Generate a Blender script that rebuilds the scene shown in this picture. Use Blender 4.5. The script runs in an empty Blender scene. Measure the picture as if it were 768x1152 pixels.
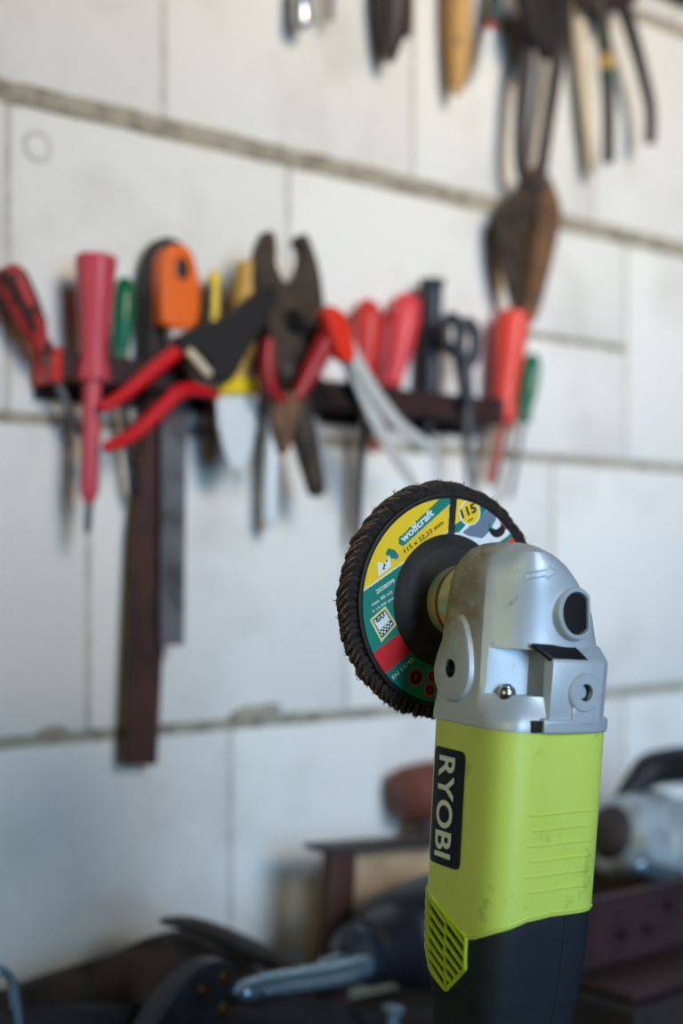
import bpy, bmesh, math, random
from mathutils import Vector as V, Matrix as M, noise as mnoise
random.seed(7)
sc = bpy.context.scene
C = sc.collection
F = 1600.0            # focal length in pixels of the 768x1152 frame (50 mm on a 36 mm tall frame)
CAM = V((0, 0, 1.26))
BENCH = 0.90          # bench top height
# ------------------------------------------------------------------ wall frame
P0 = V((-.2609, 1.087, 0)); WD = V((.769, .6393, 0)).normalized(); WN = V((WD.y, -WD.x, 0))   # along the wall, out of the wall
def wpt(t, n, z): return P0 + WD * t + WN * n + V((0, 0, CAM.z + z))
def q(u, v, n):       # point seen at pixel u,v that stands n metres in front of the wall
    d = V(((u - 384) / F, 1, (645 - v) / F))
    k = ((P0 - CAM).dot(WN) + n) / d.dot(WN)
    return CAM + d * k
def depth(u, n): return (q(u, 645, n) - CAM).y
def px(u, n, w): return w * depth(u, n) / F     # w pixels as metres there

# ------------------------------------------------------------------ materials
def lin(c): return tuple(((x / 255) / 12.92 if x / 255 <= .04045 else ((x / 255 + .055) / 1.055) ** 2.4) for x in c) + (1,)
MATS = {}
def mat(name, c, rough=.5, metal=0, c2=None, scale=30, lo=.45, hi=.65, bump=0, bscale=200, spec=.5, coat=0, trans=0, detail=6):
    if name in MATS: return MATS[name]
    m = bpy.data.materials.new(name); m.use_nodes = True; nt = m.node_tree; N = nt.nodes; L = nt.links
    b = N['Principled BSDF']; b.inputs['Roughness'].default_value = rough; b.inputs['Metallic'].default_value = metal
    b.inputs['Base Color'].default_value = lin(c); b.inputs['Specular IOR Level'].default_value = spec
    b.inputs['Coat Weight'].default_value = coat; b.inputs['Transmission Weight'].default_value = trans
    tc = N.new('ShaderNodeTexCoord')
    if c2:
        n = N.new('ShaderNodeTexNoise'); n.inputs['Scale'].default_value = scale; n.inputs['Detail'].default_value = detail; n.inputs['Roughness'].default_value = .65
        L.new(tc.outputs['Object'], n.inputs['Vector'])
        r = N.new('ShaderNodeMapRange'); r.inputs['From Min'].default_value = lo; r.inputs['From Max'].default_value = hi
        L.new(n.outputs['Fac'], r.inputs['Value'])
        x = N.new('ShaderNodeMix'); x.data_type = 'RGBA'; x.inputs['A'].default_value = lin(c); x.inputs['B'].default_value = lin(c2)
        L.new(r.outputs['Result'], x.inputs['Factor']); L.new(x.outputs['Result'], b.inputs['Base Color'])
    if bump:
        n = N.new('ShaderNodeTexNoise'); n.inputs['Scale'].default_value = bscale; n.inputs['Detail'].default_value = 5
        L.new(tc.outputs['Object'], n.inputs['Vector'])
        bp = N.new('ShaderNodeBump'); bp.inputs['Strength'].default_value = bump; bp.inputs['Distance'].default_value = .002
        L.new(n.outputs['Fac'], bp.inputs['Height']); L.new(bp.outputs['Normal'], b.inputs['Normal'])
    MATS[name] = m; return m

# ------------------------------------------------------------------ objects
ORG = {}
def tag(o, label=None, cat=None, group=None, kind=None):
    if label: o['label'] = label
    if cat: o['category'] = cat
    if group: o['group'] = group
    if kind: o['kind'] = kind
    return o
def thing(name, label, cat, loc, group=None):
    o = bpy.data.objects.new(name, None); o.empty_display_size = .02; C.objects.link(o)
    o.location = loc; ORG[o] = V(loc); return tag(o, label, cat, group)
def obj(name, bm, mats, parent=None, raw=False, bevel=0, bseg=2, angle=35, org=None, label=None, subsurf=0):
    if not isinstance(mats, (list, tuple)): mats = [mats]
    o0 = V((0, 0, 0))
    if parent is not None and not raw: o0 = ORG[parent]
    elif org is not None: o0 = V(org)
    bmesh.ops.recalc_face_normals(bm, faces=bm.faces)
    if o0.length: bmesh.ops.translate(bm, verts=bm.verts, vec=-o0)
    me = bpy.data.meshes.new(name); bm.to_mesh(me); bm.free()
    for m in mats: me.materials.append(m)
    for p in me.polygons: p.use_smooth = True
    me.set_sharp_from_angle(angle=math.radians(angle))
    o = bpy.data.objects.new(name, me); C.objects.link(o)
    if parent is not None: o.parent = parent; ORG[o] = o0
    elif org is not None: o.location = o0; ORG[o] = o0
    if bevel:
        b = o.modifiers.new('b', 'BEVEL'); b.width = bevel; b.segments = bseg; b.limit_method = 'ANGLE'; b.angle_limit = math.radians(35); b.harden_normals = False
    if subsurf:
        s = o.modifiers.new('s', 'SUBSURF'); s.levels = subsurf; s.render_levels = subsurf
    if label: o['label'] = label
    return o
NB = bmesh.new
def rings(bm, rs, closed=True, cap=True, mi=0):
    vs = [[bm.verts.new(p) for p in r] for r in rs]; n = len(vs[0]); fs = []
    for a, b in zip(vs, vs[1:]):
        for i in range(n if closed else n - 1):
            j = (i + 1) % n; f = bm.faces.new((a[i], a[j], b[j], b[i])); f.material_index = mi; fs.append(f)
    if cap and closed:
        for r, flip in ((vs[0], True), (vs[-1], False)):
            f = bm.faces.new(r[::-1] if flip else r); f.material_index = mi; fs.append(f)
    return vs
def frame_of(d):
    d = d.normalized(); a = V((0, 0, 1)) if abs(d.z) < .9 else V((1, 0, 0))
    x = d.cross(a).normalized(); y = d.cross(x).normalized(); return x, y
def catmull(pts, k=6):
    if len(pts) < 3: return pts
    out = []
    for i in range(len(pts) - 1):
        a = pts[max(i - 1, 0)]; b = pts[i]; c = pts[i + 1]; d = pts[min(i + 2, len(pts) - 1)]
        for s in range(k):
            t = s / k
            out.append(b * 1.0 + (c - a) * (.5 * t) + (a * 2 - b * 5 + c * 4 - d) * (.5 * t * t) + (b * 3 - a - c * 3 + d) * (.5 * t ** 3))
    out.append(pts[-1]); return out
def tube(bm, pts, rad, seg=14, smooth=True, flat=1.0, fn=None, mi=0, rnd=True):
    """pts world points; rad a number or list; flat squeezes along fn"""
    pts = [V(p) for p in pts]; n0 = len(pts)
    rad = [rad] * n0 if not isinstance(rad, (list, tuple)) else list(rad)
    if smooth and n0 > 2:
        k = 6; P = catmull(pts, k); Rr = []
        for i in range(len(P)):
            f = min(i / k, n0 - 1 - 1e-9); a = int(f); t = f - a
            Rr.append(rad[a] * (1 - t) + rad[min(a + 1, n0 - 1)] * t)
        pts, rad = P, Rr
    rs = []
    for i, p in enumerate(pts):
        d = (pts[min(i + 1, len(pts) - 1)] - pts[max(i - 1, 0)]).normalized()
        ref = fn if fn is not None else WN
        x = ref - d * ref.dot(d)
        if x.length < 1e-4: x = frame_of(d)[0]
        x.normalize(); y = d.cross(x)
        def ring(c, r): return [c + x * (math.cos(a) * r * flat) + y * (math.sin(a) * r) for a in [2 * math.pi * s / seg for s in range(seg)]]
        if i == 0 and rnd:
            for e in (80, 50, 25): rs.append(ring(p - d * rad[0] * .7 * math.sin(math.radians(e)), rad[0] * math.cos(math.radians(e))))
        rs.append(ring(p, rad[i]))
        if i == len(pts) - 1 and rnd:
            for e in (25, 50, 80): rs.append(ring(p + d * rad[i] * .7 * math.sin(math.radians(e)), rad[i] * math.cos(math.radians(e))))
    rings(bm, rs, mi=mi)
def lathe(bm, p0, p1, prof, seg=24, flutes=0, fd=.12, mi=0, cap=True):
    """prof: (s 0..1 along p0->p1, radius)"""
    p0, p1 = V(p0), V(p1); d = (p1 - p0); x, y = frame_of(d); rs = []
    for pr in prof:
        s, r = pr[0], pr[1]; f = pr[2] if len(pr) > 2 else (fd if flutes else 0)
        rs.append([p0 + d * s + x * (math.cos(a) * rr) + y * (math.sin(a) * rr) for a, rr in
                   [(2 * math.pi * k / seg, r * (1 - f * (.5 + .5 * math.cos(flutes * 2 * math.pi * k / seg)))) for k in range(seg)]])
    rings(bm, rs, cap=cap, mi=mi)
def plate(bm, pts, nrm, th, mi=0):
    """solid of outline pts, going th back along -nrm"""
    nrm = nrm.normalized(); a = [bm.verts.new(p) for p in pts]; b = [bm.verts.new(V(p) - nrm * th) for p in pts]; n = len(a)
    for f in ([bm.faces.new(a), bm.faces.new(b[::-1])] + [bm.faces.new((a[i], b[i], b[(i + 1) % n], a[(i + 1) % n])) for i in range(n)]): f.material_index = mi
def wplate(bm, uv, n, th, mi=0, smooth=False):
    pts = [q(u, v, n) for u, v in uv]
    if smooth: pts = catmull(pts + [pts[0]], 4)[:-1]
    plate(bm, pts, WN, th, mi)
def box(bm, c, s, rot=None, mi=0):
    c = V(c); vs = []
    for dx in (-.5, .5):
        for dy in (-.5, .5):
            for dz in (-.5, .5):
                p = V((dx * s[0], dy * s[1], dz * s[2]))
                if rot is not None: p = rot @ p
                vs.append(bm.verts.new(c + p))
    for f in ((0, 1, 3, 2), (4, 6, 7, 5), (0, 4, 5, 1), (2, 3, 7, 6), (0, 2, 6, 4), (1, 5, 7, 3)):
        bm.faces.new([vs[i] for i in f]).material_index = mi
WROT = M((WD, WN * -1, V((0, 0, 1)))).transposed()      # local x along wall, y into wall, z up
def wbox(bm, t0, t1, n0, n1, z0, z1, mi=0):
    box(bm, wpt((t0 + t1) / 2, (n0 + n1) / 2, (z0 + z1) / 2), (t1 - t0, n1 - n0, z1 - z0), WROT, mi)
def text2d(s, w=None, h=None, offset=0, shear=0, space=1.0):
    """filled letter shapes as (verts2d, faces), scaled to width w / height h, origin lower left"""
    cu = bpy.data.curves.new('t', 'FONT'); cu.body = s; cu.size = 1; cu.offset = offset; cu.shear = shear; cu.space_character = space; cu.resolution_u = 4
    o = bpy.data.objects.new('t', cu); C.objects.link(o); bpy.context.view_layer.update()
    me = bpy.data.meshes.new_from_object(o.evaluated_get(bpy.context.evaluated_depsgraph_get()))
    vs = [(v.co.x, v.co.y) for v in me.vertices]; fs = [tuple(p.vertices) for p in me.polygons]
    bpy.data.objects.remove(o); bpy.data.curves.remove(cu); bpy.data.meshes.remove(me)
    x0 = min(v[0] for v in vs); x1 = max(v[0] for v in vs); y0 = min(v[1] for v in vs); y1 = max(v[1] for v in vs)
    sx = w / (x1 - x0) if w else None; sy = h / (y1 - y0) if h else sx
    if sx is None: sx = sy
    return [((a - x0) * sx, (b - y0) * sy) for a, b in vs], fs
def put2d(bm, shape, fn, mi=0):
    vs = [bm.verts.new(fn(a, b)) for a, b in shape[0]]
    for f in shape[1]:
        try: bm.faces.new([vs[i] for i in f]).material_index = mi
        except ValueError: pass
def cut(o, cutters):
    for bm in cutters:
        bmesh.ops.recalc_face_normals(bm, faces=bm.faces)
        me = bpy.data.meshes.new('c'); bm.to_mesh(me); bm.free()
        c = bpy.data.objects.new('c', me); C.objects.link(c); c.parent = o.parent; c.location = o.location
        md = o.modifiers.new('x', 'BOOLEAN'); md.operation = 'DIFFERENCE'; md.object = c; md.solver = 'EXACT'
        bpy.context.view_layer.update()
        new = bpy.data.meshes.new_from_object(o.evaluated_get(bpy.context.evaluated_depsgraph_get()))
        o.modifiers.clear(); old = o.data; o.data = new; bpy.data.meshes.remove(old); bpy.data.objects.remove(c)
    for p in o.data.polygons: p.use_smooth = True
    o.data.set_sharp_from_angle(angle=math.radians(24))

# ================================================================== SETTING
m_block = mat('block_white', (231, 228, 222), .9, c2=(214, 210, 202), scale=9, lo=.5, hi=.72, bump=.5, bscale=160, spec=.2)
m_mortar = mat('mortar', (172, 163, 146), .95, c2=(126, 119, 106), scale=60, bump=1, bscale=120, spec=.1)
m_pale = mat('mortar_pale', (205, 199, 190), .95, c2=(184, 178, 168), scale=60, bump=.6, spec=.1)
def rough_box(bm, t0, t1, n0, n1, z0, z1, mi, amp, step):
    """slab whose front is a wobbly grid: hand-laid mortar / chipped block"""
    nt = max(2, int((t1 - t0) / step)); nz = max(2, int((z1 - z0) / step))
    g = []
    for i in range(nt + 1):
        row = []
        for j in range(nz + 1):
            t = t0 + (t1 - t0) * i / nt; z = z0 + (z1 - z0) * j / nz
            e = amp * (mnoise.noise(V((t * 60, z * 60, mi * 7))) + .5 * mnoise.noise(V((t * 160, z * 160, 3))))
            if j in (0, nz): z += (amp * 1.2) * mnoise.noise(V((t * 55, z * 9, 11))); 
            row.append(bm.verts.new(wpt(t, n1 + e - (.001 if j in (0, nz) else 0), z)))
        g.append(row)
    for i in range(nt):
        for j in range(nz): bm.faces.new((g[i][j], g[i + 1][j], g[i + 1][j + 1], g[i][j + 1])).material_index = mi
wall = NB()
wbox(wall, -1.6, 2.6, -.20, -.006, -1.26, 1.34, 1)
ROWS = [(-1.13, -.885, [-.1]), (-.88, -.635, [.077]), (-.63, -.385, [.215 - .14]), (-.38, -.13, [.2158, .48, .743]), (-.13, .12, [.077, .345, .627]), (.12, .37, [.007, .2786, .563, .747]), (.37, .62, [.148, .429, .692]), (.62, .87, [.02, .29, .56]), (.87, 1.12, [.15, .43]), (1.12, 1.34, [.02, .3])]
for k, (z0, z1, js) in enumerate(ROWS):
    js = list(js)
    while js[0] > -1.45: js.insert(0, js[0] - .275)
    while js[-1] < 2.4: js.append(js[-1] + .275)
    gz = {.37: .0075, .62: .006}.get(z1, .0045); gz0 = {.37: .0075, .62: .006}.get(z0, .0045)
    for a, b in zip(js, js[1:]):
        zs = [(z0 + gz0, z1 - gz)]
        if abs(z0 - .12) < 1e-6 and abs(a - .563) < 1e-3: zs = [(z0 + gz0, .243), (.25, z1 - gz)]
        for za, zb in zs:
            bmk = NB(); wbox(bmk, a + .0027, b - .0027, -.19, 0, za, zb, 0)
            bmesh.ops.bevel(bmk, geom=[e for e in bmk.edges], offset=.0025, segments=2, affect='EDGES', profile=.5)
            me = bpy.data.meshes.new('k'); bmk.to_mesh(me); bmk.free(); wall.from_mesh(me); bpy.data.meshes.remove(me)
    # bed joint on top of the course, head joints in it
    th = gz + .0015
    rough_box(wall, -.3, 1.5, -.004, {.37: .0015, .12: -.0005, -.13: -.0003}.get(z1, -.0005), z1 - th, z1 + th, 1, .0014 if z1 == .37 else .0007, .006)
    if -.5 < z0 < .7:
        for j in js:
            if -.3 < j < 1.4: rough_box(wall, j - .0034, j + .0034, -.004, -.0012, z0 + gz0, z1 - gz, 2, .0004, .004)
rough_box(wall, .563, .747, -.004, -.0008, .242, .251, 1, .0006, .005)
# a plugged drill hole with a chipped edge and a mortar clump
hp = q(42, 165, 0)
lathe(wall, hp - WN * .002, hp + WN * .0012, [(0, .013), (.8, .0125), (1, .0105), (.6, .009), (.2, .007), (.1, .0001)], 20, mi=2)
for (u, v, r) in ((285, 803, .014), (300, 799, .011), (272, 806, .010), (330, 806, .009), (60, 822, .008)):
    c = q(u, v, .001)
    rs = []
    for e in range(6):
        an = math.radians(e * 17.5)
        rs.append([c + WD * (math.cos(a) * r * 1.7 * math.cos(an) * (1 + .2 * math.sin(3 * a + u))) + V((0, 0, math.sin(a) * r * .55 * math.cos(an))) + WN * (.005 * math.sin(an)) for a in [k * math.pi / 8 for k in range(16)]])
    rings(wall, rs, mi=1)
tag(obj('wall_back', wall, [m_block, m_mortar, m_pale], org=wpt(.4, 0, -1.26)), kind='structure')
fl = NB(); box(fl, (.2, 0, -.05), (6, 5, .1))
tag(obj('floor', fl, mat('concrete', (96, 92, 88), .9, c2=(70, 68, 66), scale=5, bump=.4), org=(.2, 0, 0)), kind='structure')

# workbench
m_bench = mat('bench_wood', (44, 33, 27), .75, c2=(24, 19, 17), scale=14, bump=.5, bscale=90)
wb = thing('workbench', 'dark stained wooden workbench along the white block wall, covered with tools', 'workbench', wpt(.45, .4, -1.26))
b = NB()
for k in range(5): wbox(b, -.75, 1.65, .004 + k * .153, .153 + k * .153, -.40, -.36)
obj('bench_top', b, m_bench, wb, bevel=.003)
for t in (-.65, 1.55):
    for n in (.06, .70):
        b = NB(); wbox(b, t - .04, t + .04, n - .04, n + .04, -1.26, -.401); obj('leg', b, m_bench, wb, bevel=.004)
b = NB(); wbox(b, -.608, 1.508, .69, .72, -.49, -.405); obj('apron', b, m_bench, wb, bevel=.003)

# ================================================================== ANGLE GRINDER
mm = .001
GA = M.Rotation(math.radians(3.5), 4, 'Y') @ M.Rotation(math.radians(-58), 4, 'Z')
JOINT = CAM + V(((584 - 384) / F * .64, .64, (645 - 812) / F * .64))
TAIL = -195 * mm
ROOT = JOINT + GA @ V((0, 0, TAIL))
gr = thing('angle_grinder', 'lime green and grey angle grinder standing upright on its tail, flap disc at its head', 'angle grinder', ROOT)
gr.rotation_euler = GA.to_euler()
def gp(name, bm, mats, parent=None, **k):
    o = obj(name, bm, mats, parent or gr, raw=True, **k)
    if parent is None: o.location = (0, 0, -TAIL)
    return o
m_lime = mat('lime_plastic', (218, 232, 100), .42, c2=(200, 216, 78), scale=22, lo=.5, hi=.8, bump=.08, bscale=900)
def smudge(m, c, scale, lo, hi, amt):
    nt = m.node_tree; N = nt.nodes; L = nt.links; b = N['Principled BSDF']; src = b.inputs['Base Color'].links[0].from_socket
    tc = N.new('ShaderNodeTexCoord'); n = N.new('ShaderNodeTexNoise'); n.inputs['Scale'].default_value = scale; n.inputs['Detail'].default_value = 8; n.inputs['Roughness'].default_value = .6
    L.new(tc.outputs['Object'], n.inputs['Vector']); r = N.new('ShaderNodeMapRange'); r.inputs['From Min'].default_value = lo; r.inputs['From Max'].default_value = hi; r.inputs['To Max'].default_value = amt
    L.new(n.outputs['Fac'], r.inputs['Value']); x = N.new('ShaderNodeMix'); x.data_type = 'RGBA'; x.inputs['B'].default_value = lin(c)
    L.new(r.outputs['Result'], x.inputs['Factor']); L.new(src, x.inputs['A']); L.new(x.outputs['Result'], b.inputs['Base Color'])
smudge(m_lime, (92, 88, 36), 75, .62, .80, .5)
m_grip = mat('grip_rubber', (31, 34, 39), .72, bump=.15, bscale=900, spec=.35)
m_alu = bpy.data.materials.new('cast_aluminium')
def make_alu():
    m = m_alu; m.use_nodes = True; nt = m.node_tree; N = nt.nodes; L = nt.links; b = N['Principled BSDF']
    b.inputs['Metallic'].default_value = .45; b.inputs['Roughness'].default_value = .45
    tc = N.new('ShaderNodeTexCoord'); sep = N.new('ShaderNodeSeparateXYZ'); L.new(tc.outputs['Object'], sep.inputs[0])
    def mr(sock, a, bb):
        r = N.new('ShaderNodeMapRange'); r.inputs['From Min'].default_value = a; r.inputs['From Max'].default_value = bb; L.new(sock, r.inputs['Value']); return r.outputs['Result']
    def noise(s, d=6):
        n = N.new('ShaderNodeTexNoise'); n.inputs['Scale'].default_value = s; n.inputs['Detail'].default_value = d; n.inputs['Roughness'].default_value = .7; L.new(tc.outputs['Object'], n.inputs['Vector']); return n.outputs['Fac']
    def ma(op, a, bb):
        x = N.new('ShaderNodeMath'); x.operation = op
        for i, s in enumerate((a, bb)):
            if isinstance(s, (int, float)): x.inputs[i].default_value = s
            else: L.new(s, x.inputs[i])
        return x.outputs[0]
    # sanding dust caked on the disc side of the casting, thickest by the spindle
    f = ma('MULTIPLY', mr(sep.outputs['X'], 12 * mm, 2 * mm), mr(sep.outputs['Z'], 22 * mm, 46 * mm))
    f = ma('MULTIPLY', f, mr(noise(70), .2, .55))
    sp = ma('MULTIPLY', mr(noise(160, 3), .64, .72), .55)      # scuffs
    f = ma('MAXIMUM', ma('MULTIPLY', f, .92), sp)
    mx = N.new('ShaderNodeMix'); mx.data_type = 'RGBA'; mx.inputs['A'].default_value = lin((198, 202, 206)); mx.inputs['B'].default_value = lin((150, 130, 108))
    L.new(f, mx.inputs['Factor']); L.new(mx.outputs['Result'], b.inputs['Base Color'])
    mt = ma('SUBTRACT', .28, ma('MULTIPLY', f, .28)); L.new(mt, b.inputs['Metallic'])
    ro = ma('ADD', .42, ma('MULTIPLY', f, .5)); L.new(ro, b.inputs['Roughness'])
    bp = N.new('ShaderNodeBump'); bp.inputs['Strength'].default_value = .12; bp.inputs['Distance'].default_value = .001; L.new(noise(1200, 2), bp.inputs['Height']); L.new(bp.outputs['Normal'], b.inputs['Normal'])
make_alu()
m_black = mat('black_plastic', (24, 24, 27), .5)
m_steel = mat('bright_steel', (190, 192, 195), .25, 1)
m_dsteel = mat('dark_steel', (60, 60, 63), .4, 1)
m_brass = mat('brassy_steel', (214, 200, 168), .3, .35, c2=(160, 196, 192), scale=110)
m_copper = mat('copper_rust', (150, 92, 58), .45, .3, c2=(110, 70, 46), scale=200)
m_white = mat('white_print', (236, 238, 236), .6)
m_ink = mat('ink_black', (22, 22, 24), .5)

SC = [(6, 1.0), (0, 1.0), (-40, .99), (-80, .975), (-100, .955), (-115, .91), (-130, .85), (-150, .80), (-175, .79), (-190, .82), (-195, .80)]
def scl(z):
    z /= mm
    if z >= SC[0][0]: return 1
    for (a, sa), (b_, sb) in zip(SC, SC[1:]):
        if z >= b_: t = (a - z) / (a - b_); t = t * t * (3 - 2 * t) if a <= -80 else t; return sa + (sb - sa) * t
    return SC[-1][1]
HB = 31 * mm; EX = 4.6
def bsurf(phi, z, off=0):     # body surface point by angle round the axis
    h = HB * scl(z); c, s = math.cos(phi), math.sin(phi)
    r = h / (abs(c) ** EX + abs(s) ** EX) ** (1 / EX) + off
    return V((c * r, s * r, z))
def tsurf(x, z, off=.0003):   # on the badge side (-y)
    h = HB * scl(z); x = max(-.985 * h, min(.985 * h, x))
    return V((x, -h * (1 - abs(x / h) ** EX) ** (1 / EX) - off, z))
def nsurf(y, z, off=.0003):
    h = HB * scl(z); return V((h * (1 - abs(y / h) ** EX) ** (1 / EX) + off, y, z))
BND = [(-180, -86), (-127, -79), (-100, -88), (-73, -92.5), (-64, -91), (-45, -85.5), (-25, -81), (0, -79.5), (45, -79), (75, -84), (90, -88), (105, -84), (180, -86)]
def zb(phi):
    d = math.degrees(phi)
    for (a, za), (b_, zb_) in zip(BND, BND[1:]):
        if d <= b_: return (za + (zb_ - za) * (d - a) / (b_ - a)) * mm
    return BND[-1][1] * mm
NP = 180
PH = [-math.pi + 2 * math.pi * (k + .5) / NP for k in range(NP)]
b = NB(); rs = []
for k in range(25):
    rs.append([bsurf(p, (-1 * mm) + (zb(p) + 1 * mm) * (k / 24)) for p in PH])
rs.append([bsurf(p, zb(p) - .0012, -.0004) for p in PH])
rs.append([bsurf(p, zb(p) - .0012, -.0022) for p in PH])
rings(b, rs, cap=False)
# moulded finger ridges on the front face, the joint line between the two shells
for k in range(6):
    z0 = (-35.8 - 6.6 * k) * mm
    tube(b, [nsurf(y * mm, z0 + (.5 * math.sin(y * .12)) * mm, -.0003) for y in range(-16 + 2 * (k % 2), 22, 3)], .0008, 8, False)
tube(b, [bsurf(p, zb(p) + .0006, -.0002) for p in PH + PH[:1]], .0007, 8, False, rnd=False)
gp('housing', b, m_lime, angle=50)
b = NB(); rs = []
for k in range(31):
    t = k / 30
    rs.append([bsurf(p, (zb(p) - .0008) * (1 - t) + TAIL * t, -.0006 if k else -.0016) for p in PH])
rs.append([bsurf(p, TAIL, -.006) for p in PH])
rings(b, rs)
tube(b, [nsurf(8.3 * mm * scl(z * mm), z * mm, -.0004) for z in range(-82, -190, -6)], .0006, 6, False)
gp('rear_grip', b, m_grip, angle=50)
# cooling vent, louvres over the dark grip
def vtop(x): return -79 + (x + 23) * (-13.6 / 32)
def vbot(x):
    P = [(-25.5, -104), (-19, -113.5), (-5.5, -119.5), (9, -106)]
    for (a, za), (c_, zc) in zip(P, P[1:]):
        if x <= c_: return za + (zc - za) * (x - a) / (c_ - a)
    return -106
m_vent = mat('lime_vent', (176, 196, 20), .45)
b = NB()
def tline(x0, z0, x1, z1, r, n=9):
    tube(b, [tsurf((x0 + (x1 - x0) * i / n) * mm, (z0 + (z1 - z0) * i / n) * mm, 0) for i in range(n + 1)], r * mm, 8, False)
cols = (-25.5, -19, -5.5, 9)
for x in cols: tline(x, vtop(x), x, vbot(x), 1.0)
tline(-26, vtop(-26), 9, vtop(9), .9, 14)
for a, c_ in zip(cols, cols[1:]):
    tline(a, vbot(a), c_, vbot(c_), 1.0)
    z = vtop(a) - 5.0
    sl = .58
    while z > vbot(a) - 1 or z > -118:
        x0_, x1_ = a, c_; n_ = 24; seg_ = []
        for i in range(n_ + 1):
            x_ = a + (c_ - a) * i / n_; zz_ = z + 4 - sl * (x_ - a)
            if vbot(x_) < zz_ < vtop(x_): seg_.append((x_, zz_))
        if len(seg_) > 3: tline(seg_[0][0], seg_[0][1], seg_[-1][0], seg_[-1][1], 1.15, 6)
        z -= 5.0
gp('vent_grille', b, m_vent)
# badge
bad = NB(); bx0, bx1, bz0, bz1, br = -21.5, 2.6, -65, -13, 3.0
ol = []
for cx, cz, a0 in ((bx1 - br, bz1 - br, 0), (bx0 + br, bz1 - br, 90), (bx0 + br, bz0 + br, 180), (bx1 - br, bz0 + br, 270)):
    for k in range(5): a = math.radians(a0 + k * 22.5); ol.append((cx + br * math.cos(a), cz + br * math.sin(a)))
NX, NZ = 12, 26
def clampin(x, z):
    ix = min(max(x, bx0 + br), bx1 - br); iz = min(max(z, bz0 + br), bz1 - br); d = math.hypot(x - ix, z - iz)
    return (x, z) if d <= br or d == 0 else (ix + (x - ix) * br / d, iz + (z - iz) * br / d)
g = []
for i in range(NX + 1):
    g.append([bad.verts.new(tsurf(*[w * mm for w in clampin(bx0 + (bx1 - bx0) * i / NX, bz0 + (bz1 - bz0) * j / NZ)], .0005)) for j in range(NZ + 1)])
for i in range(NX):
    for j in range(NZ): bad.faces.new((g[i][j], g[i][j + 1], g[i + 1][j + 1], g[i + 1][j]))
geo = bmesh.ops.extrude_face_region(bad, geom=list(bad.faces)); bmesh.ops.translate(bad, verts=[x for x in geo['geom'] if isinstance(x, bmesh.types.BMVert)], vec=(0, .0007, 0))
badge = gp('badge', bad, mat('badge_black', (14, 16, 26), .5, spec=.25), label='black badge with a white maker name')
b = NB(); tx = text2d('RYOBI', w=45, h=12.5, offset=.022, shear=0, space=1.02)
put2d(b, tx, lambda a, c_: tsurf((-16.3 + c_) * mm, (-16.5 - a) * mm, .0008))
gp('lettering', b, m_white, badge)

# ---- gear head
m_head = m_alu
CP = [(-26, -24), (-21, -29.5), (-6, -30.5), (8, -30), (14.5, -25.5), (22, -19.5), (27.2, -11), (29.2, 0), (28.8, 11), (26, 20), (19.5, 26.5), (8, 29.5), (-6, 30.5), (-21, 29.5), (-26, 24), (-28, 0)]
base = []
for x, y in CP:
    base.append(math.atan2(y, x))
YMIN = [(30, -30.5), (64, -30), (70, -28.5), (75, -26), (79, -21)]
YMAX = [(30, 30.5), (36, 29.8), (50, 25.5), (60, 18.5), (66, 13), (71, 7), (75, 0), (79, -10)]
XF = [(30, 1), (36, .955), (64, .955), (71, .93), (76, .85), (79, .66)]
XB = [(30, 1), (40, .96), (60, .84), (71, .66), (76, .5), (79, .3)]
def tab(T, z):
    for (a, va), (b_, vb) in zip(T, T[1:]):
        if z <= b_: return va + (vb - va) * max(0, (z - a)) / (b_ - a)
    return T[-1][1]
def headring(z):
    out = []
    for (x, y), ph in zip(CP, base):
        zz = z
        b0 = bsurf(ph, 0, .0003) / mm
        t = min(1, max(0, (z - 1) / 16)); t = t * t * (3 - 2 * t)
        X = b0.x * (1 - t) + x * t; Y = b0.y * (1 - t) + y * t
        if z > 30:
            lo, hi = tab(YMIN, z), tab(YMAX, z); Y = lo + (Y + 30.5) / 61 * (hi - lo)
            X = X * tab(XF, z) if X > 0 else X * tab(XB, z)
        out.append((X, Y, z))
    return out
def dense(r, z):
    # catmull through the control ring except across the crease (index 3)
    P = [V(p) for p in r]; P = P[3:] + P[:3]; n = len(P); out = []
    for i in range(n):
        a = P[i - 1] if i else P[i] * 2 - P[i + 1]; bb = P[i]; c_ = P[(i + 1) % n]; d = P[(i + 2) % n] if i < n - 1 else c_ * 2 - bb
        if i == n - 2: d = c_ * 2 - bb if False else P[0]
        for s in range(5):
            t = s / 5
            out.append(bb + (c_ - a) * (.5 * t) + (a * 2 - bb * 5 + c_ * 4 - d) * (.5 * t * t) + (bb * 3 - a - c_ * 3 + d) * (.5 * t ** 3))
    return [p * mm for p in out]
zs = [-.8, 0, 2, 4, 7, 10, 14, 18, 23, 28, 33, 38, 44, 50, 56, 61, 65, 68.5, 71.5, 74, 76, 77.6, 78.8]
b = NB(); rs = [dense(headring(z), z) for z in zs]
top = rs[-1]; cen = sum(top, V()) / len(top)
for s, dz in ((.72, .7), (.4, 1.1), (.1, 1.25)): rs.append([cen + (p - cen) * s + V((0, 0, dz * mm)) for p in top])
rings(b, rs)
head = gp('gear_head', b, m_head, angle=32)
c1 = NB(); plate(c1, [V((x * mm, y * mm, 34 * mm)) for x, y in ((8.5, -32), (13.5, -22.5), (16.5, -10.5), (60, -10.5), (60, -60), (5.5, -60))], V((0, 0, 1)), 20 * mm)            # recess beside the block: x>11, y<-10.5, z 14..34
c2 = NB(); lathe(c2, (-10.8 * mm, -26 * mm, 22.6 * mm), (-10.8 * mm, -40 * mm, 22.6 * mm), [(0, .0042), (1, .0042)], 20)
cut(head, [c1, c2])
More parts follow.
